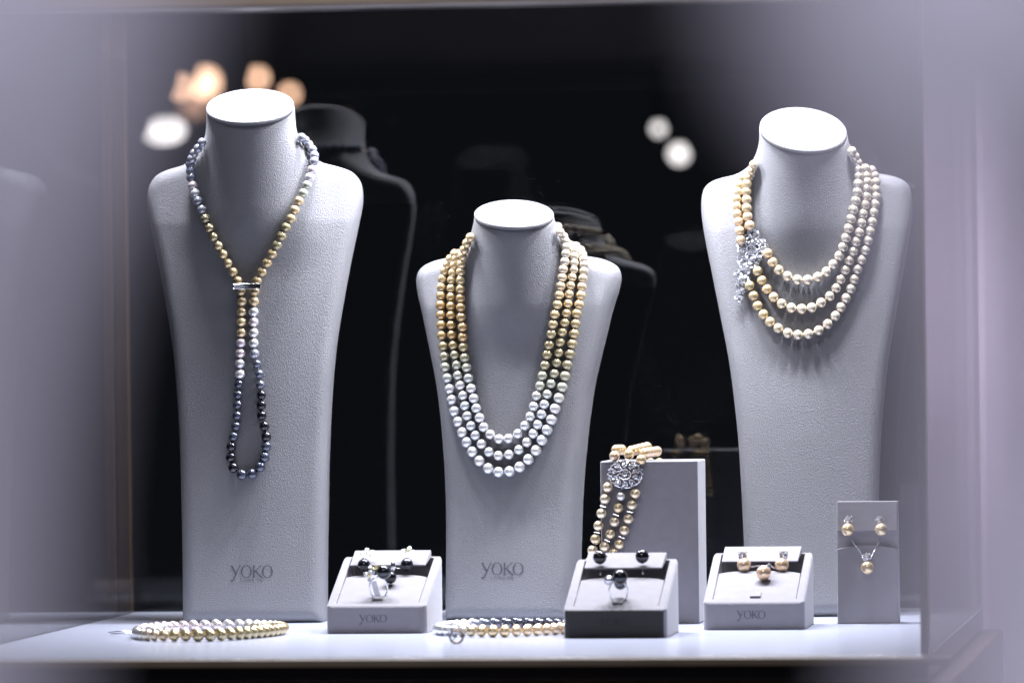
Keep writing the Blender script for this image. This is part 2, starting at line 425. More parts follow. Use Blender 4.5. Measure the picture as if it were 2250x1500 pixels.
def behind_neck(bust, a, b, r, lift=0.0):
    """pearls carrying on round the back of the neck from a to b"""
    A, B = bust.to_local(a), bust.to_local(b); cx, cy = 0.0, bust.cap_c[1]+0.015
    ta = math.atan2(A[1]-cy, A[0]-cx); tb = math.atan2(B[1]-cy, B[0]-cx)
    if tb < 0: tb += 2*math.pi
    if ta > math.pi: ta -= 2*math.pi
    pts = []
    for k in range(200):
        u = k/199; th = ta+(tb-ta)*u; z = A[2]+(B[2]-A[2])*u+lift*math.sin(math.pi*u)
        ra = math.hypot(A[0]-cx, A[1]-cy); rb_ = math.hypot(B[0]-cx, B[1]-cy); r0 = min((ra+(rb_-ra)*u)*(1-0.25*math.sin(math.pi*u))+0.001, 0.10)
        rr = np.arange(r0, 0.02, -0.001); Q = np.stack([cx+rr*math.cos(th), cy+rr*math.sin(th), np.full(rr.shape, z)], -1)
        D = bust.sdf(Q)-r; i = int(np.argmax(D < 0)) if (D < 0).any() else len(rr)-1
        pts.append(np.array([cx+rr[i]*math.cos(th), cy+rr[i]*math.sin(th), z]))
    P = np.array(pts); ker = np.ones(9)/9
    for k in range(3): P[4:-4, k] = np.convolve(P[:, k], ker, 'valid')
    L = np.concatenate([[0], np.cumsum(np.linalg.norm(np.diff(P, axis=0), axis=1))])
    n = max(2, int(round(L[-1]/(2*r*1.0)))); s = np.linspace(0, L[-1], n+1)[1:-1]
    Q = [np.array([np.interp(q, L, P[:, k]) for k in range(3)]) for q in s]
    return [bust.to_world(q) for q in Q if q[1] > cy+0.016]

# ================================================================== THE DISPLAY CASE
XL, XR, YF, YB, ZT = -0.455, 0.455, -0.595, 0.300, 0.590
MB().box((XL, YF, -0.022), (XR, YB, 0.0)).build('counter', COUNTER, bevel=0.0012)
tag(bpy.data.objects['counter'], 'pale blue white lacquered counter inside the glass case', None, kind='structure')
MB().box((-8, -8, -1.02), (8, 16, -1.0)).build('floor', FLOOR); tag(bpy.data.objects['floor'], kind='structure')
case = empty('display_case', (0, 0, -1.0)); tag(case, 'square glass display case on dark wood base with brass corner post', 'display case')
MB().box((XL-0.03, YF-0.012, -1.0), (XR+0.02, YB+0.02, -0.024)).build('base_cabinet', WOOD, case, bevel=0.003)
MB().box((XL-0.03, YF-0.016, -0.008), (XR+0.02, YF-0.001, -0.001)).build('edge_trim', COUNTER_EDGE, case, bevel=0.001)
g = 0.006
MB().box((XL+0.001, YF+0.001, 0.0005), (XR-0.001, YF+g, ZT-0.001)).build('front_pane', GLASS, case)
MB().box((XL+0.001, YB-g, 0.0005), (XR-0.001, YB, 0.72)).build('back_pane', GLASS, case)
MB().box((XL, YF+g+0.002, 0.0005), (XL+g, YB-0.024, ZT-0.001)).build('side_pane', GLASS, case)
MB().box((XR-g, YF+g+0.002, 0.0005), (XR, YB-g-0.002, 0.72)).build('side_pane', GLASS, case)
MB().box((XR-g+0.0055, YF+0.0005, 0.0005), (XR+0.0012, YF+g, ZT)).build('glass_edge', GLASS_EDGE, case)
MB().box((XR-0.0075, YF+g+0.001, 0.0005), (XR-0.0005, YF+g+0.006, ZT)).build('sealant_strip', SEALANT, case)
MB().box((XL-0.0255, YB-0.018, -0.022), (XL-0.0165, YB+0.004, 0.72)).box((XL-0.0125, YB-0.010, -0.0215), (XL-0.0005, YB+0.004, 0.72)).box((XL-0.0163, YB-0.006, -0.0210), (XL-0.0127, YB+0.003, 0.719)).build('corner_post', BRASS, case, bevel=0.0008)
MB().box((XL-0.03, YF-0.03, ZT), (XR+0.03, YF+0.02, 0.86)).build('header', HEADER, case, bevel=0.003)
MB().box((XL-0.03, YF+0.022, 0.83), (XR+0.03, YB+0.03, 0.86)).build('canopy', METAL_D, case)
mb = MB().box((XL, YF+0.021, ZT-0.001), (XR, YF+0.034, ZT+0.02))
mb.build('lamp_rail', METAL_D, case)
for i in range(14): MB().sphere((XL+0.02+i*0.066, YF+0.0205, ZT+0.0022), 0.0013, 8, 6).build('screw', SILVER, case, True)

# mauve pillar standing behind and to the right of the case
MB().box((0.4495, 0.36, -1.0), (1.5, 0.8, 2.4)).build('wall_pillar', PILLAR, bevel=0.01)
tag(bpy.data.objects['wall_pillar'], 'mauve plastered pillar standing behind the right side of the glass case', 'pillar')

# ================================================================== THE THREE STANDS
def make_bust(spec, label):
    b = Bust(**spec)
    root = empty('necklace_bust', b.loc, b.rz); tag(root, label, 'necklace bust', 'grey necklace busts in the case')
    lo = (-0.125, -0.03, -0.004); hi = (0.125, 0.14, b.cap_c[2]+0.035); h = 0.0028
    V, F = surface_net(b.sdf, lo, hi, h)
    for _ in range(2):
        D = b.sdf(V); G = b.grad(V); ok = V[:, 2] > 0.001
        V = V - (G*np.clip(D, -h, h)[:, None])*ok[:, None]
    V[:, 2] = np.maximum(V[:, 2], 0.0)
    me = bpy.data.meshes.new('body'); me.from_pydata(V.tolist(), [], F.tolist()); me.update()
    link('body', me, LEATHER, root, True, loc=(0, 0, 0))
    me.materials.append(FELT)                 # the back of the stand is lined with dark felt
    nr_ = np.empty(len(me.polygons)*3); me.polygons.foreach_get('normal', nr_); nr_ = nr_.reshape(-1, 3)
    ce_ = np.empty(len(me.polygons)*3); me.polygons.foreach_get('center', ce_); ce_ = ce_.reshape(-1, 3)
    me.polygons.foreach_set('material_index', ((nr_[:, 1] > 0.12) & (ce_[:, 2] < b.zs-0.004)).astype(int))
    # padded cap: slightly oversized oval disc with a rolled edge, a dark seam below it and a line of stitches
    n = b.n; u = np.cross([0, 1, 0], n); u /= np.linalg.norm(u); w = np.cross(n, u)
    rx, ry = b.cap_r
    def disc(prof):                      # prof: (radius factor, height)
        mb = MB(); K = 64; v = []; f = []
        for (q, hh) in prof:
            for i in range(K):
                t = 2*math.pi*i/K; v.append(b.cap_c+u*rx*q*math.cos(t)+w*ry*q*math.sin(t)+n*hh)
        for j in range(len(prof)-1):
            for i in range(K):
                k = (i+1) % K; f.append((j*K+i, j*K+k, (j+1)*K+k, (j+1)*K+i))
        f.append(tuple(range(K))[::-1]); f.append(tuple((len(prof)-1)*K+i for i in range(K)))
        return mb.add(v, f)
    cap = disc([(0.965, 0.0002), (0.995, 0.0008), (1.004, 0.0022), (1.0, 0.0036), (0.975, 0.0048), (0.93, 0.0055), (0.90, 0.0060), (0.6, 0.0082), (0.25, 0.0094), (0.02, 0.0096)])
    c = cap.build('neck_cap', LEATHER, root, True, loc=(0, 0, 0))
    disc([(0.93, -0.0022), (0.985, -0.0010), (0.99, 0.0005), (0.9, 0.001)]).build('seam', SEAM, c, True, loc=(0, 0, 0))
    st = MB(); K = 120
    for i in range(K):
        t = 2*math.pi*(i+0.2)/K; t2 = 2*math.pi*(i+0.72)/K
        P = [b.cap_c+u*rx*0.915*math.cos(a)+w*ry*0.915*math.sin(a)+n*0.0058 for a in (t, t2)]
        st.tube(P, 0.00030, 5)
    st.build('stitching', STITCH, c, loc=(0, 0, 0))
    b.root = root; b.u = u; b.w = w
    return b
def letter_bust(b, px0, px1, py_top, py_base, pl0, pl1, pyl_top, pyl_base):
    for nm, txt, x0, x1, yt, yb, tr in (('lettering', 'YOKO', px0, px1, py_top, py_base, -0.02), ('small_lettering', 'LONDON', pl0, pl1, pyl_top, pyl_base, 0.32)):
        V, F = word(txt, yb-yt, x1-x0, x0, 0, tr)
        D = np.array([ray(x, yb-y) for x, y in V]); D /= np.linalg.norm(D, axis=1)[:, None]; t = np.full(len(V), np.linalg.norm(b.loc-CAM)-0.12)
        for _ in range(60): t += b.wsdf(CAM+t[:, None]*D)*0.9
        P = CAM+(t-0.00035)[:, None]*D
        mb = MB().add(P, F); mb.build(nm, INK, b.root)
s = 0.4648e-3
def HW(base_y, rows): return [((base_y-y)*s, w*s) for y, w in rows]
base1 = on_ground(553, 1369); base2 = on_ground(1109, 1363); base3 = on_ground(1784, 1355)
def Z1(y): return (1369-y)*s
def Z2(y): return (1363-y)*s
def Z3(y): return (1355-y)*s
bust1 = make_bust(dict(halfw=HW(1369, [(1369, 153), (1240, 154), (1100, 157), (992, 160), (866, 167), (762, 177), (664, 193), (570, 211), (500, 226), (448, 236)]),
    shoulder=[(236.5*s, Z1(418)), (229*s, Z1(396)), (212*s, Z1(378)), (180*s, Z1(366)), (145*s, Z1(359)), (110*s, Z1(348)), (60*s, Z1(325))],
    top=Z1(320), cap_c=(0.001, 0.034, Z1(236)), cap_r=(0.0452, 0.0400), tilt=math.radians(28), neck=0.060, loc=base1, rz=math.radians(4)),
    'leftmost and tallest grey leather necklace bust, carrying the long lariat of mixed pearls')
bust2 = make_bust(dict(halfw=HW(1363, [(1363, 139), (1176, 142), (1075, 146), (989, 153), (903, 163), (832, 175), (735, 198), (678, 212), (645, 222)]),
    shoulder=[(228*s, Z2(618)), (224*s, Z2(598)), (211*s, Z2(584)), (185*s, Z2(573)), (150*s, Z2(566)), (110*s, Z2(555)), (60*s, Z2(530))],
    top=Z2(525), cap_c=(0.0065, 0.034, Z2(476)), cap_r=(0.0410, 0.0370), tilt=math.radians(23), neck=0.055, loc=base2, rz=math.radians(-6), capspin=math.radians(14)),
    'lowest grey leather necklace bust in the middle, carrying three long pearl strands')
bust3 = make_bust(dict(halfw=HW(1355, [(1355, 142), (1200, 144), (1000, 152), (900, 160), (790, 173), (680, 193), (600, 208), (520, 223), (470, 230)]),
    shoulder=[(231*s, Z3(436)), (225*s, Z3(412)), (210*s, Z3(397)), (184*s, Z3(388)), (150*s, Z3(382)), (110*s, Z3(372)), (60*s, Z3(350))],
    top=Z3(345), cap_c=(-0.003, 0.034, Z3(288)), cap_r=(0.0450, 0.0405), tilt=math.radians(36), neck=0.057, loc=base3, rz=math.radians(5), capspin=math.radians(10)),
    'rightmost grey leather necklace bust, carrying three pearl strands joined by a diamond brooch')
letter_bust(bust1, 506, 601, 1242, 1268, 529, 577, 1271.5, 1278)
letter_bust(bust2, 1057, 1152, 1236, 1262, 1079, 1128, 1266, 1272.5)

# ================================================================== NECKLACES ON THE STANDS
def strand_parts(root, P, R, C): return list(zip(P, R, C))
def thread(root, P, closed=True):
    MB().tube(P, 0.0007, 6, closed).build('thread', THREAD, root, True)
def fill(root, items, limit=98):
    """the lowest, frontmost pearls one by one; those high behind the neck as one part"""
    items = sorted(items, key=lambda q: q[3])
    for p, r, c, _ in items[:limit]: pearl(root, p, r, c)
    rest = items[limit:]
    if rest: pearl_mass(root, [q[0] for q in rest], [q[1] for q in rest], [q[2] for q in rest])

# --- lariat on the left bust
n1 = empty('pearl_lariat', bust1.loc); tag(n1, 'long lariat of silver, white, gold and black pearls hanging in one narrow loop', 'necklace', 'pearl necklaces')
la = crop([(400,425),(375,462),(352,492),(338,525),(328,560),(330,600),(333,640),(342,688),(357,735),(375,782),(399,835),(420,890),(443,947),(468,1002),(498,1055),(527,1108),(556,1163),(588,1216),(618,1270),(638,1335)], 300, 160, 2.778)
lb = crop([(643,285),(641,348),(640,410),(640,475),(638,537),(634,600),(632,663),(632,727),(624,788),(619,853),(616,915),(613,980),(607,1045),(592,1108),(578,1170),(575,1235),(592,1298),(642,1340),(706,1335),(755,1292),(781,1233),(792,1168),(792,1108),(780,1045),(764,980),(762,917),(762,855),(756,792),(749,727),(735,665),(719,603),(714,538),(714,475),(714,410),(714,348),(717,285),(720,222)], 300, 560, 2.778)
lc = crop([(736,1270),(766,1216),(797,1160),(828,1106),(858,1052),(886,997),(913,942),(943,890),(966,837),(991,782),(1018,735),(1040,686),(1057,639),(1071,592),(1084,540),(1085,505),(1073,470),(1052,440),(1030,412),(1008,395)], 300, 160, 2.778)
pix = la+lb+lc
rr = [10.2 if i < 3 else 10.9 for i in range(len(la))]
rb = [11.4 if abs(i-17.5) > 9 else 11.9 for i in range(len(lb))]
for i in range(8, 16): rb[i] = 10.4+0.15*(i-8)
for i in range(20, 30): rb[i] = 11.9-0.17*(i-20)
R = [q*s for q in rr+rb+[10.9]*17+[10.2]*3]
ca = [GRY, GRY, GRY, GRY, DGR, DGR, DGR, PNK, WHT, GRY, GRY, OLV, OLV, OLV, GLD, GLD, GLD, GLD, GLD, GLD]
cb = [LGD, LGD, LGD, LGD, PNK, PNK, WHT, WHT] + [SLT]*6+[BLK]*3+[SLT]*2+[SLT]+[SLT]*3+[BLK]*6+[SLT]*1 + [GRY, WHT, WHT, PNK, WHT, LGD, GLD]
cb = cb[:37]
for k in (22, 23, 24, 25, 26): cb[k] = BLK
cb[27] = DGR; cb[28] = DGR; cb[29] = DGR
cc = [GLD, GLD, GLD, GLD, OLV, OLV, OLV, GLD, LGD, LGD, GRN, GRN, WHT, PNK, GRY, GRY, GRY, WHT, GRY, GRY]
P = rest_on(bust1, pix, R)
bk = behind_neck(bust1, P[-1], P[0], 0.0047, 0.004)
items = [(p, r, c, i if 4 <= i < len(P)-4 else 200+i) for i, (p, r, c) in enumerate(zip(P, R, ca+cb+cc))]
items += [(p, 0.0047, SLT, 500) for p in bk]
fill(n1, items); thread(n1, P+bk)
# the diamond bar that gathers both sides
A = rest_on(bust1, [(514, 629.5), (574, 628.5)], [0.012, 0.012]); A = [a - 0.004*np.array([0, 1, 0]) for a in A]
bar = MB(); u = (A[1]-A[0]); L = np.linalg.norm(u); u /= L
for t in (0, 1):
    o_ = np.array([0, 0, -0.0022 + 0.0044*t]); bar.tube([A[0]+o_, A[1]+o_], 0.0006, 6)
bar.box(tuple(A[0]+np.array([0, 0.0002, -0.0024])), tuple(A[1]+np.array([0, 0.0062, 0.0024])))
bo = bar.build('diamond_bar', SILVER, n1)
st = MB()
for i in range(11): st.gem(A[0]+u*L*(i+.5)/11+np.array([0, -0.0004, 0]), 0.0012, (0, -1, 0.15))
st.build('stones', GEM, bo)

# --- three strands on the middle bust
n2 = empty('pearl_necklace', bust2.loc); tag(n2, 'three long strands of pearls shading from gold at the sides to white at the bottom', 'necklace', 'pearl necklaces')
def seq(*chunks):
    out = []
    for c in chunks: out += c
    return out
T3 = lambda p: crop(p, 880, 420, 3.488)
T4 = lambda p: crop(p, 880, 760, 3.488)
outer = seq(T3([(415,480),(382,520),(358,565),(338,612),(322,672),(314,735),(310,802),(308,873),(310,950),(313,1025),(317,1105),(328,1187),(335,1267),(343,1348)]),
  T4([(358,247),(376,330),(393,413),(412,500),(441,580),(473,662),(508,738),(551,810),(606,880),(674,937),(752,965),(836,960),(914,926),(981,868),(1039,800),(1084,722),(1123,643),(1157,565),(1185,480),(1214,398),(1240,315),(1261,230),(1279,145),(1298,62)]),
  T3([(1315,1170),(1329,1092),(1340,1015),(1350,938),(1368,870),(1381,798),(1388,733),(1397,670),(1404,615),(1406,565),(1402,525),(1395,488),(1380,455),(1345,425)]))
middle = seq(T3([(440,480),(425,520),(410,570),(400,625),(392,680),(388,745),(387,810),(387,880),(387,950),(389,1025),(394,1100),(405,1180),(417,1255),(432,1332)]),
  T4([(441,226),(459,302),(480,380),(495,458),(513,535),(541,612),(575,685),(622,752),(680,812),(752,840),(833,832),(909,795),(969,738),(1018,672),(1052,602),(1081,524),(1102,447),(1125,370),(1154,290),(1179,212),(1197,130),(1212,52)]),
  T3([(1223,1158),(1240,1080),(1257,1008),(1270,935),(1282,862),(1291,790),(1302,723),(1314,660),(1326,603),(1330,550),(1330,500),(1326,458),(1320,420)]))
inner = seq(T3([(535,355),(508,400),(488,450),(475,500),(465,560),(461,618),(461,683),(461,750),(461,820),(463,890),(466,965),(475,1042),(478,1118),(483,1195),(493,1275),(508,1352)]),
  T4([(521,247),(541,325),(561,402),(581,477),(606,550),(637,622),(688,678),(756,713),(829,710),(901,673),(954,610),(995,540),(1022,463),(1044,382),(1070,305),(1088,228),(1108,148),(1125,68)]),
  T3([(1140,1178),(1155,1095),(1168,1020),(1182,945),(1202,870),(1216,797),(1227,728),(1238,662),(1247,600),(1259,540),(1266,480),(1268,430),(1263,385),(1250,350),(1222,315)]))
def col2(px, py, left):
    if py < 590: return LGD if left else CRM
    stops_l = [(560, LGD), (625, GLD), (660, DGD), (735, DGD), (770, OLV), (815, GRN), (850, WHT), (1100, WHT)]
    stops_r = [(560, CRM), (650, LGD), (700, GLD), (790, OLV), (850, GRN), (890, WHT), (1100, WHT)]
    return grade(stops_l if left else stops_r, py)
items = []
for k, line in enumerate((outer, middle, inner)):
    n = len(line); rads = []
    for i, (px, py) in enumerate(line):
        t = min(i, n-1-i)/(n/2); rads.append(((10.8, 10.3, 10.7)[k]+(1.6, 1.1, 0.6)[k]*min(1, t*1.3))*s)
    P = rest_on(bust2, line, rads)
    bk = behind_neck(bust2, P[-1], P[0], 0.0048, 0.007*k)
    items += [(p, r, col2(px, py, px < 1115), -py) for p, r, (px, py) in zip(P, rads, line)]
    items += [(p, 0.0048, CRM, 500) for p in bk]
    thread(n2, P+bk)
fill(n2, items, 99)

# --- three strands and brooch on the right bust
n3 = empty('pearl_necklace', bust3.loc); tag(n3, 'three shorter cream pearl strands caught up by a lacy diamond brooch at one side', 'necklace', 'pearl necklaces')
T5 = lambda p: crop(p, 1500, 200, 2.5)
sA = T5([(1040,435),(1055,465),(1062,500),(1060,540),(1062,580),(1056,622),(1048,668),(1040,720),(1028,770),(1017,822),(1003,876),(982,928),(960,980),(942,1034),(924,1087),(897,1138),(870,1188),(840,1235),(797,1280),(748,1315),(691,1335),(633,1340),(577,1330),(524,1303),(479,1268),(443,1227),(412,1180),(390,1125),(369,1070)])
sB = T5([(1005,425),(1010,465),(1012,500),(1010,537),(1008,580),(1000,625),(989,675),(980,725),(969,777),(951,828),(936,881),(914,931),(893,983),(868,1034),(843,1082),(808,1127),(761,1163),(710,1190),(654,1197),(597,1191),(543,1168),(499,1132),(463,1088),(436,1040),(413,990)])
sC = T5([(930,330),(948,360),(962,393),(967,430),(967,468),(964,510),(960,555),(950,603),(937,652),(924,703),(911,755),(897,806),(881,857),(861,905),(829,952),(791,993),(743,1022),(687,1038),(630,1037),(575,1017),(527,983),(493,940),(467,891)])
sD = T5([(330,478),(318,515),(310,552),(302,592),(300,633),(302,675),(309,718),(315,767),(320,818)])
sE = T5([(390,405),(377,440),(363,475),(354,510),(350,552),(352,597),(352,642),(357,690),(368,738)])
IVO = lin((.91, .86, .78))
def col3(px, py):
    right = px > 1790
    if px < 1680 and py < 545: return grade([(330, CRM), (400, LGD), (560, PCH)], py)
    if right: return grade([(330, CRM), (470, CRM), (540, IVO), (640, IVO), (760, CRM)], py)
    return grade([(1640, OLV), (1680, LGD), (1740, CRM), (1800, CRM)], px)
items = []; ends = []
for line in (sA, sB, sC, sD, sE):
    n = len(line); rads = [(10.6 if py < 400 else 11.6)*s for px, py in line]
    P = rest_on(bust3, line, rads); ends.append(P)
    items += [(p, r, col3(px, py), -py) for p, r, (px, py) in zip(P, rads, line)]
    thread(n3, P, False)
for a, b in ((0, 3), (2, 4)):
    bk = behind_neck(bust3, ends[a][0], ends[b][0], 0.0050, 0.006*a)
    items += [(p, 0.0050, CRM, 500) for p in bk]
fill(n3, items, 99)
# brooch: scrolls of small stones and sprays of marquise stones, following the surface of the stand
T6 = lambda x, y: (1560+x/6.82, 480+y/6.82)
def on3(x, y, up=0.004): return rest_on(bust3, [T6(x, y)], [up])[0]
def scroll(mb, gm, cx, cy, r, a0, a1, r1=None, gap=0.0):
    r1 = r1 or r; L = abs(a1-a0)*(r+r1)/2; n = max(6, int(L/17)); pts = []
    for i in range(n+1):
        t = i/n; a = a0+(a1-a0)*t; q = r+(r1-r)*t
        p = on3(cx+q*math.cos(a), cy+q*math.sin(a), 0.0042); pts.append(p)
        gm.gem(p+np.array([0, -0.0006, 0.0002]), 0.00092, (random.uniform(-.4, .4), -1, random.uniform(-.1, .6)))
    mb.tube(pts, 0.0008, 6)
wire, gems = MB(), MB(); TAU = 2*math.pi
for cx, cy, r in ((632, 220, 62), (632, 220, 38), (702, 428, 78), (702, 428, 44), (512, 655, 86), (512, 655, 50), (505, 412, 46), (600, 330, 48)):
    scroll(wire, gems, cx, cy, r, 0, TAU)
for a in ((690, 250, 45, -1.2, 2.4), (575, 300, 60, 0.5, 4.2), (500, 420, 72, 1.0, 5.2), (620, 470, 70, 1.6, 6.0), (700, 430, 118, -2.2, 0.9),
          (600, 560, 60, 2.4, 6.6), (530, 600, 110, 2.6, 4.6), (770, 400, 62, -1.6, 1.8), (450, 450, 46, 0.8, 5.0), (745, 530, 45, -1.4, 2.4), (560, 500, 50, -0.6, 3.2), (640, 360, 40, 2.0, 6.0), (665, 500, 52, -0.5, 3.4)):
    scroll(wire, gems, *a)
for cx, cy in ((640, 600), (702, 660), (590, 705), (645, 720), (500, 765), (430, 790), (565, 800), (395, 850), (448, 860), (508, 885), (570, 915), (430, 935), (482, 955), (425, 1000),
               (470, 1055), (432, 1105), (492, 1090), (405, 1190), (480, 1180), (460, 1240), (440, 1150), (800, 345), (840, 420), (680, 590), (470, 830), (610, 650), (740, 590), (560, 760)):
    k = random.choice((3, 4, 5)); a0 = random.random()*TAU
    for j in range(k):
        a = a0+j*TAU/k+random.uniform(-.3, .3); q = 25
        p = on3(cx+q*math.cos(a), cy+q*math.sin(a), random.uniform(0.003, 0.006))
        gems.gem(p, 0.00125, (random.uniform(-.6, .6), -1, random.uniform(-.2, .9)), long=1.75, spin=-a+1.57)
    gems.gem(on3(cx, cy, 0.0055), 0.0012, (0.1, -1, 0.3))
spine = [on3(x, y, 0.003) for x, y in ((640, 290), (620, 400), (560, 520), (580, 640), (520, 740), (450, 820), (470, 930), (445, 1040), (455, 1150), (460, 1250))]
wire.tube(spine, 0.0009, 6); wire.tube([on3(x, y, 0.003) for x, y in ((620, 400), (700, 520), (760, 560), (800, 520))], 0.0008, 6)
br = wire.build('brooch', SILVER, n3, True); gems.build('stones', GEM, br)

# ================================================================== BRACELET OVER ITS BOX
stand_fr = on_ground(1537, 1369); W_ = 0.0985; Hb = 0.1635; Db = 0.075
bx = empty('box_stand', (stand_fr[0]-W_/2, stand_fr[1]+Db/2, 0)); tag(bx, 'tall plain grey fabric box with the gold pearl bracelet hung over its corner', 'display box')
x0, x1, y0, y1 = stand_fr[0]-W_, stand_fr[0], stand_fr[1], stand_fr[1]+Db
MB().box((x0, y0, 0), (x1, y1, Hb)).build('box_body', SUEDE, bx, bevel=0.0016)
T7 = lambda x, y: (1270+x/5.357, 950+y/5.357)
brc = empty('pearl_bracelet', ((x0+0.01), y0, Hb-0.03)); tag(brc, 'three-row gold pearl bracelet with a round diamond clasp, draped over the tall grey box', 'bracelet')
rB = 62/5.357*s*0.985
rows = [[(353,643),(320,782),(278,950),(243,1095),(208,1253),(172,1385),(140,1520)], [(505,750),(475,885),(430,1050),(380,1192),(313,1340),(262,1470)], [(672,718),(635,850),(592,1015),(545,1150),(487,1312),(420,1420),(370,1560)]]
allP = []; ron = MB()
for q, row in enumerate(rows):
    Pn = [on_y(*T7(*p), y0-0.0065-0.0004*i) for i, p in enumerate(row)]
    for i, p in enumerate(Pn):
        r = rB*(0.86 if (q == 1 and i == 0) else 1)
        pearl(brc, p, r, WHT if (q == 1 and i == 0) else grade([(0, GLD), (1, CRM)], random.random()*0.6+.15))
        if i and (i % 2 == (0, 0, 0)[q]):
            m_ = (p+Pn[i-1])/2; ax = (p-Pn[i-1]); ax /= np.linalg.norm(ax); side = np.cross(ax, [0, 1, 0])
            ron.ring(m_, 0.0026, 0.0008, side, [0, 1, 0], 14, 5)
            for k in range(7): ron.gem(m_+side*(k-3)*0.00085+np.array([0, -0.003, 0]), 0.0006, (0, -1, 0.3))
    allP.append(Pn)
ron.build('rondelles', SILVER, brc)
tops = [[(430, 275), (452, 203)], [(600, 255), (632, 214)], [(745, 320), (785, 240)]]
for q, tp in enumerate(tops):
    a = on_y(*T7(*tp[0]), y0-0.001); b = on_y(*T7(*tp[1]), y0+0.012)
    a[2] = max(a[2], Hb-0.006 if q == 2 else Hb+rB*0.6); b[2] = max(b[2], Hb+rB)
    if q == 2: a = on_y(*T7(*tp[0]), y0-0.0055)
    seqp = [a, b]
    d = [(0.0012, 0.0116, -0.0001), (0.0026, 0.0113, 0.0007), (0.0012, 0.0116, 0.0001)][q]
    for i in range(1, (3, 5, 6)[q]):
        seqp.append(b+np.array(d)*i)
    for p in seqp[2:]: p[2] = max(p[2], Hb+rB)
    for p in seqp: pearl(brc, p, rB, grade([(0, LGD), (1, PCH)], random.random()))
    e = seqp[-1]
    for i in range(1, 6): pearl(brc, np.array([e[0]+0.001*i, y1+rB+0.0005, Hb-0.004-(i-1)*2*rB]), rB, LGD)
# round lattice clasp
cc_ = on_y(*T7(555, 487), y0-0.008); rx, rz = 0.0168, 0.0140; cl = MB(); cg = MB(); ex = np.array([1., 0, 0]); ez = np.array([0, -0.12, 0.99])
def cpt(a, q, dy=0.0): return cc_+ex*rx*q*math.cos(a)+ez*rz*q*math.sin(a)+np.array([0, -0.0045*(1-q*q)+dy, 0])
for q in (1.0, 0.36): cl.tube([cpt(TAU*i/40, q) for i in range(40)], 0.0006, 6, True)
for k in range(10):
    a = TAU*k/10
    cl.tube([cpt(a+0.30*math.sin(t*3.1), 0.36+0.64*t) for t in np.linspace(0, 1, 8)], 0.0005, 5)
    c_ = [cpt(a+0.31+0.20*math.cos(t), 0.72+0.20*math.sin(t)) for t in np.linspace(0, TAU, 13)[:-1]]
    cl.tube(c_, 0.0004, 5, True)
    for t in range(7): cg.gem(cpt(a+0.31+0.20*math.cos(t*0.9), 0.72+0.20*math.sin(t*0.9), -0.0006), 0.0010, (random.uniform(-.4, .4), -1, random.uniform(-.2, .6)))
    cg.gem(cpt(a+0.31, 0.72, -0.0008), 0.0017, (0, -1, random.uniform(-.1, .5)))
for k in range(34): cg.gem(cpt(TAU*k/34, 0.97, -0.0006), 0.0008, (random.uniform(-.4, .4), -1, random.uniform(-.2, .5)))
for k in range(6):
    for q in (0.13, 0.26): cg.gem(cpt(TAU*k/6+q*3, q, -0.0010), 0.0010, (random.uniform(-.3, .3), -1, random.uniform(0, .5)))
for k in range(20): cl.tube([cpt(TAU*k/20, 1.0), cpt(TAU*k/20, 1.09, -0.001)], 0.0003, 4)
cg.gem(cpt(0, 0, -0.001), 0.0022, (0, -1, .2))
cl.tube([cpt(0, q_) for q_ in (0, .01)], 0.0001, 4)
bk_ = MB()                                   # solid back of the clasp
K = 40; bk_.add([cpt(TAU*i/K, 0.96, 0.0015) for i in range(K)]+[cpt(TAU*i/K, 0.96, 0.004) for i in range(K)], [tuple(range(K))[::-1], tuple(range(K, 2*K))]+[(i, (i+1) % K, K+(i+1) % K, K+i) for i in range(K)])
ck = cl.build('clasp', SILVER, brc); cg.build('stones', GEM, ck); bk_.build('clasp_back', BRASS, ck)
pearl(brc, on_y(*T7(520, 652), y0-0.006), 0.0016, GRY, 'clasp_bead')

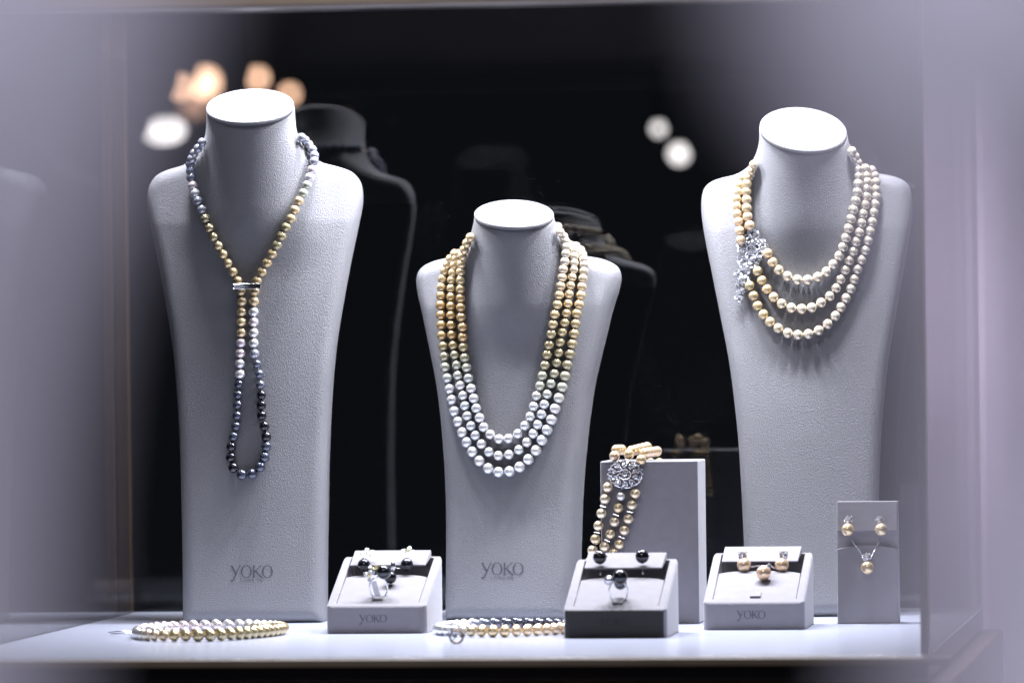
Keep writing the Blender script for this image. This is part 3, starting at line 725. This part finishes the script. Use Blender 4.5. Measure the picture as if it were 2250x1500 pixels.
# ================================================================== WEDGE TRAYS
TW, TD, HF, HBK = 0.1, 0.112, 0.0265, 0.0715
sl = math.atan2(HBK-HF, TD); SN = np.array([0, -math.sin(sl), math.cos(sl)]); SV = np.array([0, math.cos(sl), math.sin(sl)]); SL = TD/math.cos(sl)
class Tray:
    def __init__(s, pl, pr, pyb, label, rz=0.0, front=None):
        a = on_ground(pl, pyb); b = on_ground(pr, pyb); s.c = (a+b)/2; s.k = 1.0
        s.root = empty('jewellery_tray', s.c, rz); tag(s.root, label, 'jewellery tray', 'wedge shaped jewellery trays')
        def Q(u, v, h=0.0): return np.array([u, 0, HF])+SV*v+SN*h
        hw = TW/2
        m1, m2, m3 = hw-0.0085, 0.0095, SL-0.004
        mb = MB()
        O = [(-hw, 0, 0), (hw, 0, 0), (hw, TD, 0), (-hw, TD, 0), Q(-hw, 0), Q(hw, 0), Q(hw, SL), Q(-hw, SL)]
        I = [Q(-m1, m2), Q(m1, m2), Q(m1, m3), Q(-m1, m3)]; J = [Q(-m1, m2, -0.021), Q(m1, m2, -0.021), Q(m1, m3, -0.024), Q(-m1, m3, -0.024)]
        mb.add(O+I+J, [(0,3,2,1), (0,1,5,4), (1,2,6,5), (2,3,7,6), (3,0,4,7), (4,5,9,8), (5,6,10,9), (6,7,11,10), (7,4,8,11),
                       (8,9,13,12), (9,10,14,13), (10,11,15,14), (11,8,12,15), (12,13,14,15)])
        o = mb.build('tray_body', SUEDE, s.root, loc=(0, 0, 0))
        bv = o.modifiers.new('bevel', 'BEVEL'); bv.width = 0.0072; bv.segments = 5; bv.limit_method = 'ANGLE'; bv.angle_limit = math.radians(20)
        o.data.polygons.foreach_set('use_smooth', [True]*len(o.data.polygons)); bw = o.data.attributes.new('bevel_weight_edge', 'FLOAT', 'EDGE')
        bv.limit_method = 'WEIGHT'
        outer_set = set(range(8))
        for e in o.data.edges:
            vs = set(e.vertices); up_ = tuple(sorted(vs)) in ((0, 4), (1, 5), (2, 6), (3, 7))
            bw.data[e.index].value = 1.0 if up_ else (0.36 if vs <= {4, 5, 6, 7} else (0.15 if vs <= outer_set else (0.1 if vs <= {8, 9, 10, 11} else 0.0)))
        o.modifiers.new('wn', 'WEIGHTED_NORMAL')
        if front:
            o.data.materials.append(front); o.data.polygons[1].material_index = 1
        # pad, with a gently curved back edge
        n = 12; p = m1-0.0009; top = []; v2 = 0.078
        for i in range(n+1):
            u = -p+2*p*i/n; top.append((u, v2-0.006*(abs(u)/p)**4))
        lo_ = [(p, m2+0.0009), (-p, m2+0.0009)]
        ring_ = top+lo_; N = len(ring_)
        V = [Q(u, v, -0.0009) for u, v in ring_]+[Q(u, v, -0.016) for u, v in ring_]
        MB().add(V, [tuple(range(N))[::-1], tuple(range(N, 2*N))]+[(i, (i+1) % N, N+(i+1) % N, N+i) for i in range(N)]).build('pad', SUEDE, s.root, loc=(0, 0, 0), bevel=0.0006, seg=2)
        # raised bridge across the back
        f0, f1, fw = SL-0.0315, SL+0.0005, 0.0385
        V = [Q(-fw-.0006, f0, 0.0028), Q(fw-.0018, f0, 0.0028), Q(fw, f1, -0.001), Q(-fw, f1, -0.001), Q(-fw-.0006, f0, 0.0046), Q(fw-.0018, f0, 0.0046), Q(fw, f1, 0.0065), Q(-fw, f1, 0.0065)]
        MB().hexa(V).build('bridge', SUEDE, s.root, loc=(0, 0, 0), bevel=0.0007)
        s.flap_y = s.c[1]+Q(0, f0)[1]; s.top_c = s.c+Q(0, 0); s.Q = Q
        s.slope = lambda px, py, h: on_plane(px, py, s.top_c+SN*h, SN)
    def text(s, x0, x1, yt, yb, m=INK):
        V, F = word('YOKO', yb-yt, x1-x0, x0, 0, -0.02)
        P = [on_y(x, yb-y, s.c[1]-0.00025) for x, y in V]; MB().add(P, F).build('lettering', m, s.root)
    def tab(s, px, py, w=0.0105, h=0.013):
        p = s.slope(px, py, 0.0); p = p-np.array([0, 0, 0])
        a = [p+np.array([-w/2, 0, 0]), p+np.array([w/2, 0, 0]), p+np.array([w/2, 0, 0])+SV*h, p+np.array([-w/2, 0, 0])+SV*h]
        lo2 = [q-SN*0.0008 for q in a]; hi2 = [a[0]+SN*0.0012, a[1]+SN*0.0012, a[2]+SN*0.0004, a[3]+SN*0.0004]
        MB().hexa([tuple(q) for q in lo2+hi2]).build('ring_slot', SUEDE, s.root, bevel=0.0004)
t1 = Tray(717, 937, 1391, 'grey suede wedge tray holding black pearl drops and a flower ring')
t2 = Tray(1241, 1462, 1401, 'frontmost grey suede wedge tray with shade coloured into its front, holding black pearl studs', front=SUEDE_SHADED)
t3 = Tray(1547, 1766, 1383, 'grey suede wedge tray holding gold pearl earrings with diamond crowns')
t1.text(789, 851, 1350, 1366); t2.text(1318, 1384, 1358, 1374, mat('black_ink', (0.004, 0.004, 0.0045), 0.6)); t3.text(1619, 1683, 1341, 1358)
t3.tab(1659, 1311); t1.tab(829, 1317); t2.tab(1357, 1325)

def flower(parent, c, rad, n, tilt=(0, -0.6, 0.8)):
    """open blossom: pointed diamond petals round a yellow stone"""
    nn = np.array(tilt, float); nn /= np.linalg.norm(nn); a = np.cross(nn, [0.2, 0.9, 0.3]); a /= np.linalg.norm(a); b = np.cross(nn, a)
    mb, gm = MB(), MB(); a0 = random.random()*6
    for k in range(n):
        th = a0+TAU*k/n; d = math.cos(th)*a+math.sin(th)*b; e = np.cross(nn, d); m = c+d*rad*0.58+nn*rad*0.12
        M = np.stack([d, e, nn], 1)
        mb.sphere(m, rad*0.46, 10, 7, sc=(1, 0.72, 0.2), M=M)
        for j in range(7): gm.gem(m+d*rad*random.uniform(-.34, .34)+e*rad*random.uniform(-.22, .22)+nn*rad*0.07, rad*0.105, nn+0.4*np.array([random.uniform(-1, 1), random.uniform(-1, 1), random.uniform(-1, 1)]))
    fo = mb.build('flower', PETAL, parent, True); gm.build('petal_stones', GEM, fo)
    yg = MB()
    for k in range(5): yg.gem(c+nn*rad*0.28+a*rad*0.2*math.cos(k*1.26)+b*rad*0.2*math.sin(k*1.26), rad*0.13, nn+0.3*a*math.cos(k))
    yg.build('flower_centre', YGEM, fo)
def jewel(name, p, label, cat, group=None):
    e = empty(name, p); tag(e, label, cat, group); return e
def crown(parent, c, r, nm='diamond_cluster', gm=GEM):
    mb, g2 = MB(), MB(); mb.sphere(c, r*0.6, 10, 7)
    for k in range(14):
        a = TAU*k/7; q = 0.75 if k < 7 else 0.42
        g2.gem(c+np.array([math.cos(a)*r*q, -r*0.5 if k >= 7 else -r*0.2, math.sin(a)*r*q]), r*0.34, (math.cos(a)*0.6, -1, math.sin(a)*0.6+0.3))
    for k in range(8): mb.tube([c+np.array([math.cos(k*.785)*r*0.5, 0, math.sin(k*.785)*r*.5]), c+np.array([math.cos(k*.785)*r*1.05, -r*0.5, math.sin(k*.785)*r*1.05])], r*0.07, 5)
    g2.gem(c+np.array([0, -r*0.75, 0]), r*0.45, (0, -1, 0.4))
    o = mb.build('setting', SILVER, parent, True); g2.build(nm, gm, o)
# tray one: two drop earrings, ring, pendant
for (px, py, fx, fy, lab) in ((800, 1241, 808, 1214, 'black pearl drop earring with lying blossom, nearer the tall lariat bust'), (894, 1240, 897, 1211, 'black pearl drop earring with upturned blossom, nearer the middle bust')):
    p = on_y(px, py, t1.flap_y-0.0075); e = jewel('drop_earring', p, lab, 'earring', 'black pearl flower earrings')
    pearl(e, p, 0.0066, BLK); f = on_y(fx, fy, t1.flap_y+0.004); flower(e, f, 0.0072, 4)
    MB().tube([p+np.array([0, 0, 0.0062]), p+np.array([0, 0.001, 0.009]), f], 0.0006, 6).sphere(p+np.array([0, 0, 0.0068]), 0.0017, 10, 6).build('link', SILVER, e, True)
def ring_thing(tray, bx_, by_, px, py, lab, rp=0.0072, wid=0.0098):
    foot = tray.slope(bx_, by_, 0.0); R = 0.0092; c = foot+np.array([0, 0, R*0.86]); e = jewel('pearl_ring', c, lab, 'ring')
    d = on_y(px, py, c[1]-0.001)
    ax = np.array([0.93, 0.30, 0.0]); MB().ring(c, R, 0.00085, ax, (0, -0.12, 0.99), 36, 8, 1.0, 1.22).build('band', SILVER, e, True)
    pearl(e, d, rp, BLK); return e, c, d
r1, c1, d1 = ring_thing(t1, 832, 1309, 843, 1256, 'white gold ring with black pearl and yellow-centred diamond blossoms')
flower(r1, on_y(812, 1264, c1[1]-0.003), 0.0068, 3, (-0.3, -1, 0.3)); flower(r1, on_y(817, 1250, c1[1]-0.002), 0.0055, 3, (-0.2, -0.8, 0.8))
sg = MB()
for k in range(3): sg.gem(on_y(826+k*0.2, 1247-k, c1[1]-0.004), 0.002, (-.2, -1, .5))
sg.build('side_stones', YGEM, r1)
# clear slanted ring tongue
tg = MB(); q0 = on_y(829, 1316, c1[1]-0.002); q1 = on_y(826, 1275, c1[1]+0.004)
tg.hexa([q0+np.array([-.0015, -.0006, 0]), q0+np.array([.0045, -.0006, 0]), q0+np.array([.0045, .0006, 0]), q0+np.array([-.0015, .0006, 0]),
         q1+np.array([-.0050, -.0006, 0]), q1+np.array([.0005, -.0006, 0]), q1+np.array([.0005, .0006, 0.0]), q1+np.array([-.0050, .0006, 0])]).build('ring_tongue', ACRYL, t1.root, bevel=0.0004)
p = t1.slope(858, 1268, 0.0068); pd = jewel('pearl_pendant', p, 'black pearl pendant on a fine chain behind the blossom ring', 'pendant')
pearl(pd, p, 0.0062, BLK)
lf = MB(); lf.sphere(p+np.array([0.002, 0.004, 0.011]), 0.005, 10, 8, sc=(0.5, 0.35, 1.0)); lf.build('bail', SILVER, pd, True)
def chain(parent, pts, step=0.0016):
    P = smooth_curve(pts, 12); L = np.concatenate([[0], np.cumsum(np.linalg.norm(np.diff(P, axis=0), axis=1))]); mb = MB()
    for i, q in enumerate(np.arange(0, L[-1], step)):
        c = np.array([np.interp(q, L, P[:, k]) for k in range(3)]); d = np.array([np.interp(min(q+step, L[-1]), L, P[:, k]) for k in range(3)])-c
        d /= np.linalg.norm(d)+1e-9; sd = np.cross(d, [0, 1, 0]) if i % 2 else np.array([0, 1., 0]); sd = sd-d*np.dot(sd, d); sd /= np.linalg.norm(sd)+1e-9
        mb.ring(c, 0.00085, 0.00028, d, sd, 10, 5, 1.25, 0.75)
    mb.build('chain', SILVER, parent, True)
chain(pd, [p+np.array([0.003, 0.005, 0.009]), t1.slope(868, 1247, 0.004), t1.slope(885, 1247, 0.003), t1.slope(905, 1235, -0.008)])
# tray two: two studs on the bridge, ring
for px, py, lab in ((1318, 1224, 'black pearl stud earring below the hanging gold bracelet'), (1411, 1222, 'black pearl stud earring alone on the other end of the bridge')):
    p = on_y(px, py, t2.flap_y-0.001); e = jewel('stud_earring', p, lab, 'earring', 'black pearl studs'); pearl(e, p, 0.0068, SLT if False else lin((.15, .13, .17)))
    MB().tube([p, p+np.array([0.0, 0.004, -0.0175])], 0.0005, 6).sphere(p+np.array([0.0065, 0.001, 0.001]), 0.0012, 8, 6).sphere(p+np.array([0.0, 0.004, -0.0165]), 0.0016, 8, 6).build('post', SILVER, e, True)
r2, c2, d2 = ring_thing(t2, 1359, 1318, 1363, 1267, 'white gold ring with black pearl beside a diamond studded ball')
bb = on_y(1338, 1274, c2[1]-0.002); mb, gb = MB().sphere(bb, 0.0046, 14, 10), MB()
for k in range(60):
    z_ = 1-2*(k+.5)/60; a = k*2.39996; v = np.array([math.sqrt(1-z_*z_)*math.cos(a), math.sqrt(1-z_*z_)*math.sin(a), z_]); gb.gem(bb+v*0.0047, 0.0008, v)
q_ = mb.build('ball', SILVER, r2, True); gb.build('stones', GEM, q_)
lw = pearl(r2, on_y(1363, 1281, c2[1]+0.006), 0.0062, SLT, 'lower_pearl')
# tray three: two crowned earrings and a pendant
for px, py, fx, fy, lab in ((1635, 1241, 1632, 1221, 'gold pearl earring under a diamond crown, nearer the tall box'), (1718, 1241, 1722, 1220, 'gold pearl earring under a diamond crown, nearer the small card stand')):
    p = on_y(px, py, t3.flap_y-0.0075); e = jewel('crowned_earring', p, lab, 'earring', 'gold pearl crowned earrings'); pearl(e, p, 0.0073, PCH); f = on_y(fx, fy, t3.flap_y-0.0045)
    crown(e, f, 0.0042)
    pr = MB()
    for k in range(6): pr.tube([f+np.array([(k-2.5)*0.0014, -.001, -.002]), f+np.array([(k-2.5)*0.0017, -.001, .0046])], 0.00032, 5)
    pr.build('prongs', YGOLD, e)
p = t3.slope(1678, 1258, 0.0072); e = jewel('pearl_pendant', p, 'gold pearl pendant lying on the pad between two crowned earrings', 'pendant'); pearl(e, p, 0.0076, PCH)
bl = p+np.array([0.0055, 0.001, 0.0068]); MB().gem(bl, 0.0022, (0.3, -1, .5), long=1.4).build('bail', GEM, e)
chain(e, [t3.slope(1650, 1246, 0.001), t3.slope(1664, 1243, 0.003), bl+np.array([0, 0.003, 0]), t3.slope(1702, 1247, 0.003), t3.slope(1712, 1244, 0.001)])

# ================================================================== CARD STAND AT THE RIGHT
cb_ = on_ground(1907, 1369); CW, CH, CD = 0.0605, 0.1215, 0.03; cx, cy = cb_[0], cb_[1]
cs = empty('earring_stand', (cx, cy, 0)); tag(cs, 'upright grey suede card stand with gold pearl earrings and pendant', 'jewellery stand')
lean = 0.010; hw = CW/2
def card(x, z, d=0.0): return (cx+x, cy+lean*z/CH+d, z)
MB().hexa([card(-hw, 0), card(hw, 0), card(hw, 0, CD), card(-hw, 0, CD), card(-hw, CH-0.001, 0.007), card(hw, CH-0.001, 0.007), card(hw, CH-0.001, 0.016), card(-hw, CH-0.001, 0.016)]).build('stand_back', SUEDE_PALE, cs)
hw2 = hw-0.0002; N = 16
arc = [(-hw2+2*hw2*i/N, 0.0775-0.0035*abs(2*i/N-1)**2.2) for i in range(N+1)]
rg = arc+[(hw2, 0.0008), (-hw2, 0.0008)]; K = len(rg)
MB().add([card(x, z, -0.003) for x, z in rg]+[card(x, z, 0.0075) for x, z in rg], [tuple(range(K)), tuple(range(K, 2*K))[::-1]]+[(i, K+i, K+(i+1) % K, (i+1) % K) for i in range(K)]).build('lower_pad', SUEDE, cs, bevel=0.0008, seg=2)
MB().hexa([card(-hw2, 0.0920, -0.005), card(hw2, 0.0920, -0.005), card(hw2, 0.0925, 0.0085), card(-hw2, 0.0925, 0.0085), card(-hw2, CH, -0.002), card(hw2, CH, -0.002), card(hw2, CH, 0.006), card(-hw2, CH, 0.006)]).build('top_panel', SUEDE, cs, bevel=0.0007)
MB().box((cx-hw2, cy+0.003, 0.0915), (cx-hw2+0.002, cy+0.014, 0.0935)).build('hinge', SUEDE_PALE, cs)
for px, py, fx, fy, lab in ((1863, 1163, 1864, 1142, 'gold pearl stud under round diamond on the card stand, nearer the bust'), (1936, 1163, 1932, 1142, 'gold pearl stud under round diamond on the card stand, nearer the case edge')):
    p = on_y(px, py, cy-0.009); e = jewel('stud_earring', p, lab, 'earring', 'gold pearl studs on the card stand'); pearl(e, p, 0.0065, LGD); crown(e, on_y(fx, fy, cy-0.003), 0.0042)
p = on_y(1906, 1247, cy-0.0062); e = jewel('pearl_pendant', p, 'gold pearl pendant with diamond hanging on a silver chain from card stand', 'pendant')
pearl(e, p, 0.0069, LGD); f = on_y(1905, 1224, cy-0.004); crown(e, f, 0.0047)
for sx in (-1, 1):
    chain(e, [f+np.array([sx*0.004, 0, 0.0]), on_y(1905+sx*16, 1211, cy-0.0005), on_y(1903+sx*27, 1193, cy+0.004), on_y(1903+sx*33, 1182, cy+0.010)])

# ================================================================== STRANDS LYING ON THE COUNTER
def coil(name, label, loops, colf, r, parent_loc):
    root = empty(name, parent_loc); tag(root, label, 'necklace', 'pearl necklaces'); items = []
    for (cx_, cy_, ax_, ay_, zr, ph, arc0, arc1) in loops:
        n = 400; T = np.linspace(arc0, arc1, n); wob = 1+0.03*np.sin(3*T+ph)+0.02*np.sin(5*T+2*ph)
        P = np.stack([cx_+ax_*np.cos(T)*wob, cy_+ay_*np.sin(T)*wob, np.full(n, zr)], -1)
        L = np.concatenate([[0], np.cumsum(np.linalg.norm(np.diff(P, axis=0), axis=1))]); m = int(L[-1]/(2.04*r))
        Q = [np.array([np.interp(q, L, P[:, k]) for k in range(3)]) for q in np.linspace(0, L[-1]*(m-1)/m, m)]
        for q in Q:
            k = random.uniform(0.93, 1.03); items.append((q, r*k, colf(q), q[1]))
        thread(root, Q, False)
    fill(root, items, 99); return root
cl1 = on_ground(456, 1396); cl1[1] += 0.0
def cf1(q):
    x = (q[0]-cl1[0])/0.075; y = (q[1]-cl1[1])/0.1; t = x*0.8-y*0.6
    return grade([(-1, PNK), (-.25, WHT), (0.1, CRM), (0.5, GLD), (1.0, OLV)], t)
nl = coil('coiled_necklace', 'coiled strand of pearls from white to gold lying before the leftmost bust', [
  (cl1[0], cl1[1], 0.0700, 0.108, 0.0057, 0.3, 0, TAU), (cl1[0]-0.001, cl1[1]+0.010, 0.0560, 0.078, 0.0057, 1.1, 0.2, TAU+0.2)], cf1, 0.0057, (cl1[0], cl1[1], 0))
a = on_ground(296, 1388, 0.004); b = on_ground(240, 1389, 0.003); pin = MB(); mid = on_ground(262, 1387, 0.0048)
pin.tube(smooth_curve([a, mid, b], 6), 0.0009, 6); pin.tube([on_ground(296, 1391, 0.001), on_ground(240, 1391, 0.001)], 0.0007, 6); pin.sphere(b, 0.0013, 8, 6)
pin.build('clasp', SILVER, nl, True)
cl2 = on_ground(1118, 1389)
def cf2(q):
    x = (q[0]-cl2[0])/0.072; y = (q[1]-cl2[1])/0.09
    if y > 0.15 and x > -0.62: return grade([(-0.6, GRY), (-0.4, DGR), (-0.1, SLT), (1, BLK)], x)
    if x < -0.60: return WHT
    return grade([(-0.6, WHT), (-0.3, GLD), (0.0, LGD), (1, PCH)], x) if y < -.15 else CRM
nr = coil('coiled_necklace', 'coiled strand of black, white and gold pearls lying between two wedge trays', [
  (cl2[0], cl2[1], 0.0700, 0.086, 0.0055, 1.3, 0, TAU), (cl2[0]+0.003, cl2[1]+0.006, 0.0560, 0.060, 0.0055, 0.2, 0.4, TAU+0.2)], cf2, 0.0055, (cl2[0], cl2[1], 0))
rc = on_ground(1003, 1398, 0.0065); rgm = MB().ring(rc, 0.0060, 0.0011, (1, 0.15, 0), (0, 0.1, 1), 30, 8); rgm.tube([rc+np.array([-.004, 0, -.004]), rc+np.array([.003, -.001, .004])], 0.0005, 6)
rgm.build('ring_clasp', BRASS, nr, True)

# ================================================================== HALL BEHIND: PENDANT LAMPS FAR OFF
def pendant(px, py, Z, r, m, label, wide=1.0):
    p = at_z(px, py, Z); e = empty('pendant_lamp', p); tag(e, label, 'lamp', 'hall lamps out of focus')
    MB().sphere(p, r, 16, 10, sc=(wide, 1, 1)).build('bulb', m, e, True)
    MB().tube([p+np.array([0, 0, r*0.9]), p+np.array([0, 0, r*1.6]), p+np.array([0, 0, r*2.2])], [r*1.1, r*0.9, r*0.3], 16).build('lamp_shade', SHADE, e, True)
    MB().tube([p+np.array([0, 0, r*2]), np.array([p[0], p[1], 3.0])], 0.004, 6).build('cord', SHADE, e)
pendant(567, 172, 17, 0.0185, BULB_O, 'orange hall lamp just above the left bust, highest of the round glows')
pendant(636, 207, 17, 0.0165, BULB_O, 'dimmer orange hall lamp peeping out right of the left bust cap')
pendant(450, 182, 19, 0.038, BULB_O, 'large soft orange hall lamp left of the left bust cap')
pendant(398, 192, 21, 0.022, BULB_O, 'faint orange hall lamp at the outer edge of the warm glow')
pendant(360, 287, 12, 0.024, BULB_W, 'bright white hall lamp low beside the left bust neck', 1.8)
BULB_D = mat('dim_warm_bulb', (0, 0, 0), 0.5, emit=((1.0, 0.55, 0.36), 1.0))
pendant(424, 226, 24, 0.045, BULB_D, 'faintest orange hall glow, below the other orange lamps', 1.3)
pendant(1447, 283, 12, 0.012, BULB_W, 'small white hall lamp left of the right bust, upper of two')
pendant(1492, 338, 12, 0.019, BULB_W, 'white hall lamp left of the right bust, lower of two')

# ================================================================== CURTAINS BETWEEN VIEWER AND CASE (far out of focus)
def curtain(edge, side, Z, label, width=0.5):
    """folded cloth hanging from rail to floor; edge(py) gives its border"""
    zs = np.concatenate([np.linspace(-0.99, 0.20, 14), np.linspace(0.22, 0.36, 30), np.linspace(0.38, 1.7, 14)])
    nu = 60; V = []; F = []
    for j, z in enumerate(zs):
        py = 750-(z-EYE)/Z*FPX
        e = (edge(py)-1125)/FPX*Z
        for i in range(nu):
            u = i/(nu-1); lat = e+side*u*width
            dep = 0.018*math.sin(u*width/0.045*TAU)*min(1, u*14)
            V.append(CAM+cdir*(Z+dep)+R0*lat+np.array([0, 0, z-CAM[2]]))
    for j in range(len(zs)-1):
        for i in range(nu-1):
            a = j*nu+i; F.append((a, a+1, a+nu+1, a+nu))
    o = MB().add(V, F).build('curtain', DRAPE, None, True)
    m = o.modifiers.new('thick', 'SOLIDIFY'); m.thickness = 0.003
    return tag(o, label, 'curtain', 'pale curtains close to the viewer')
def step(x, a, b): t = max(0, min(1, (x-a)/(b-a))); return t*t*(3-2*t)
def interp(*kv): return lambda y: float(np.interp(y, kv[::2], kv[1::2]))
curtain(interp(-300, 360, 0, 310, 300, 210, 400, 155, 600, 80, 850, 30, 1200, -10, 1800, -20), -1, 0.64, 'blurred pale lavender curtain close to the viewer at the left')
curtain(interp(-300, 1760, 100, 1790, 220, 1870, 350, 2000, 600, 2110, 850, 2140, 1800, 2080), 1, 0.62, 'blurred pale lavender curtain at the right, swept across the top')
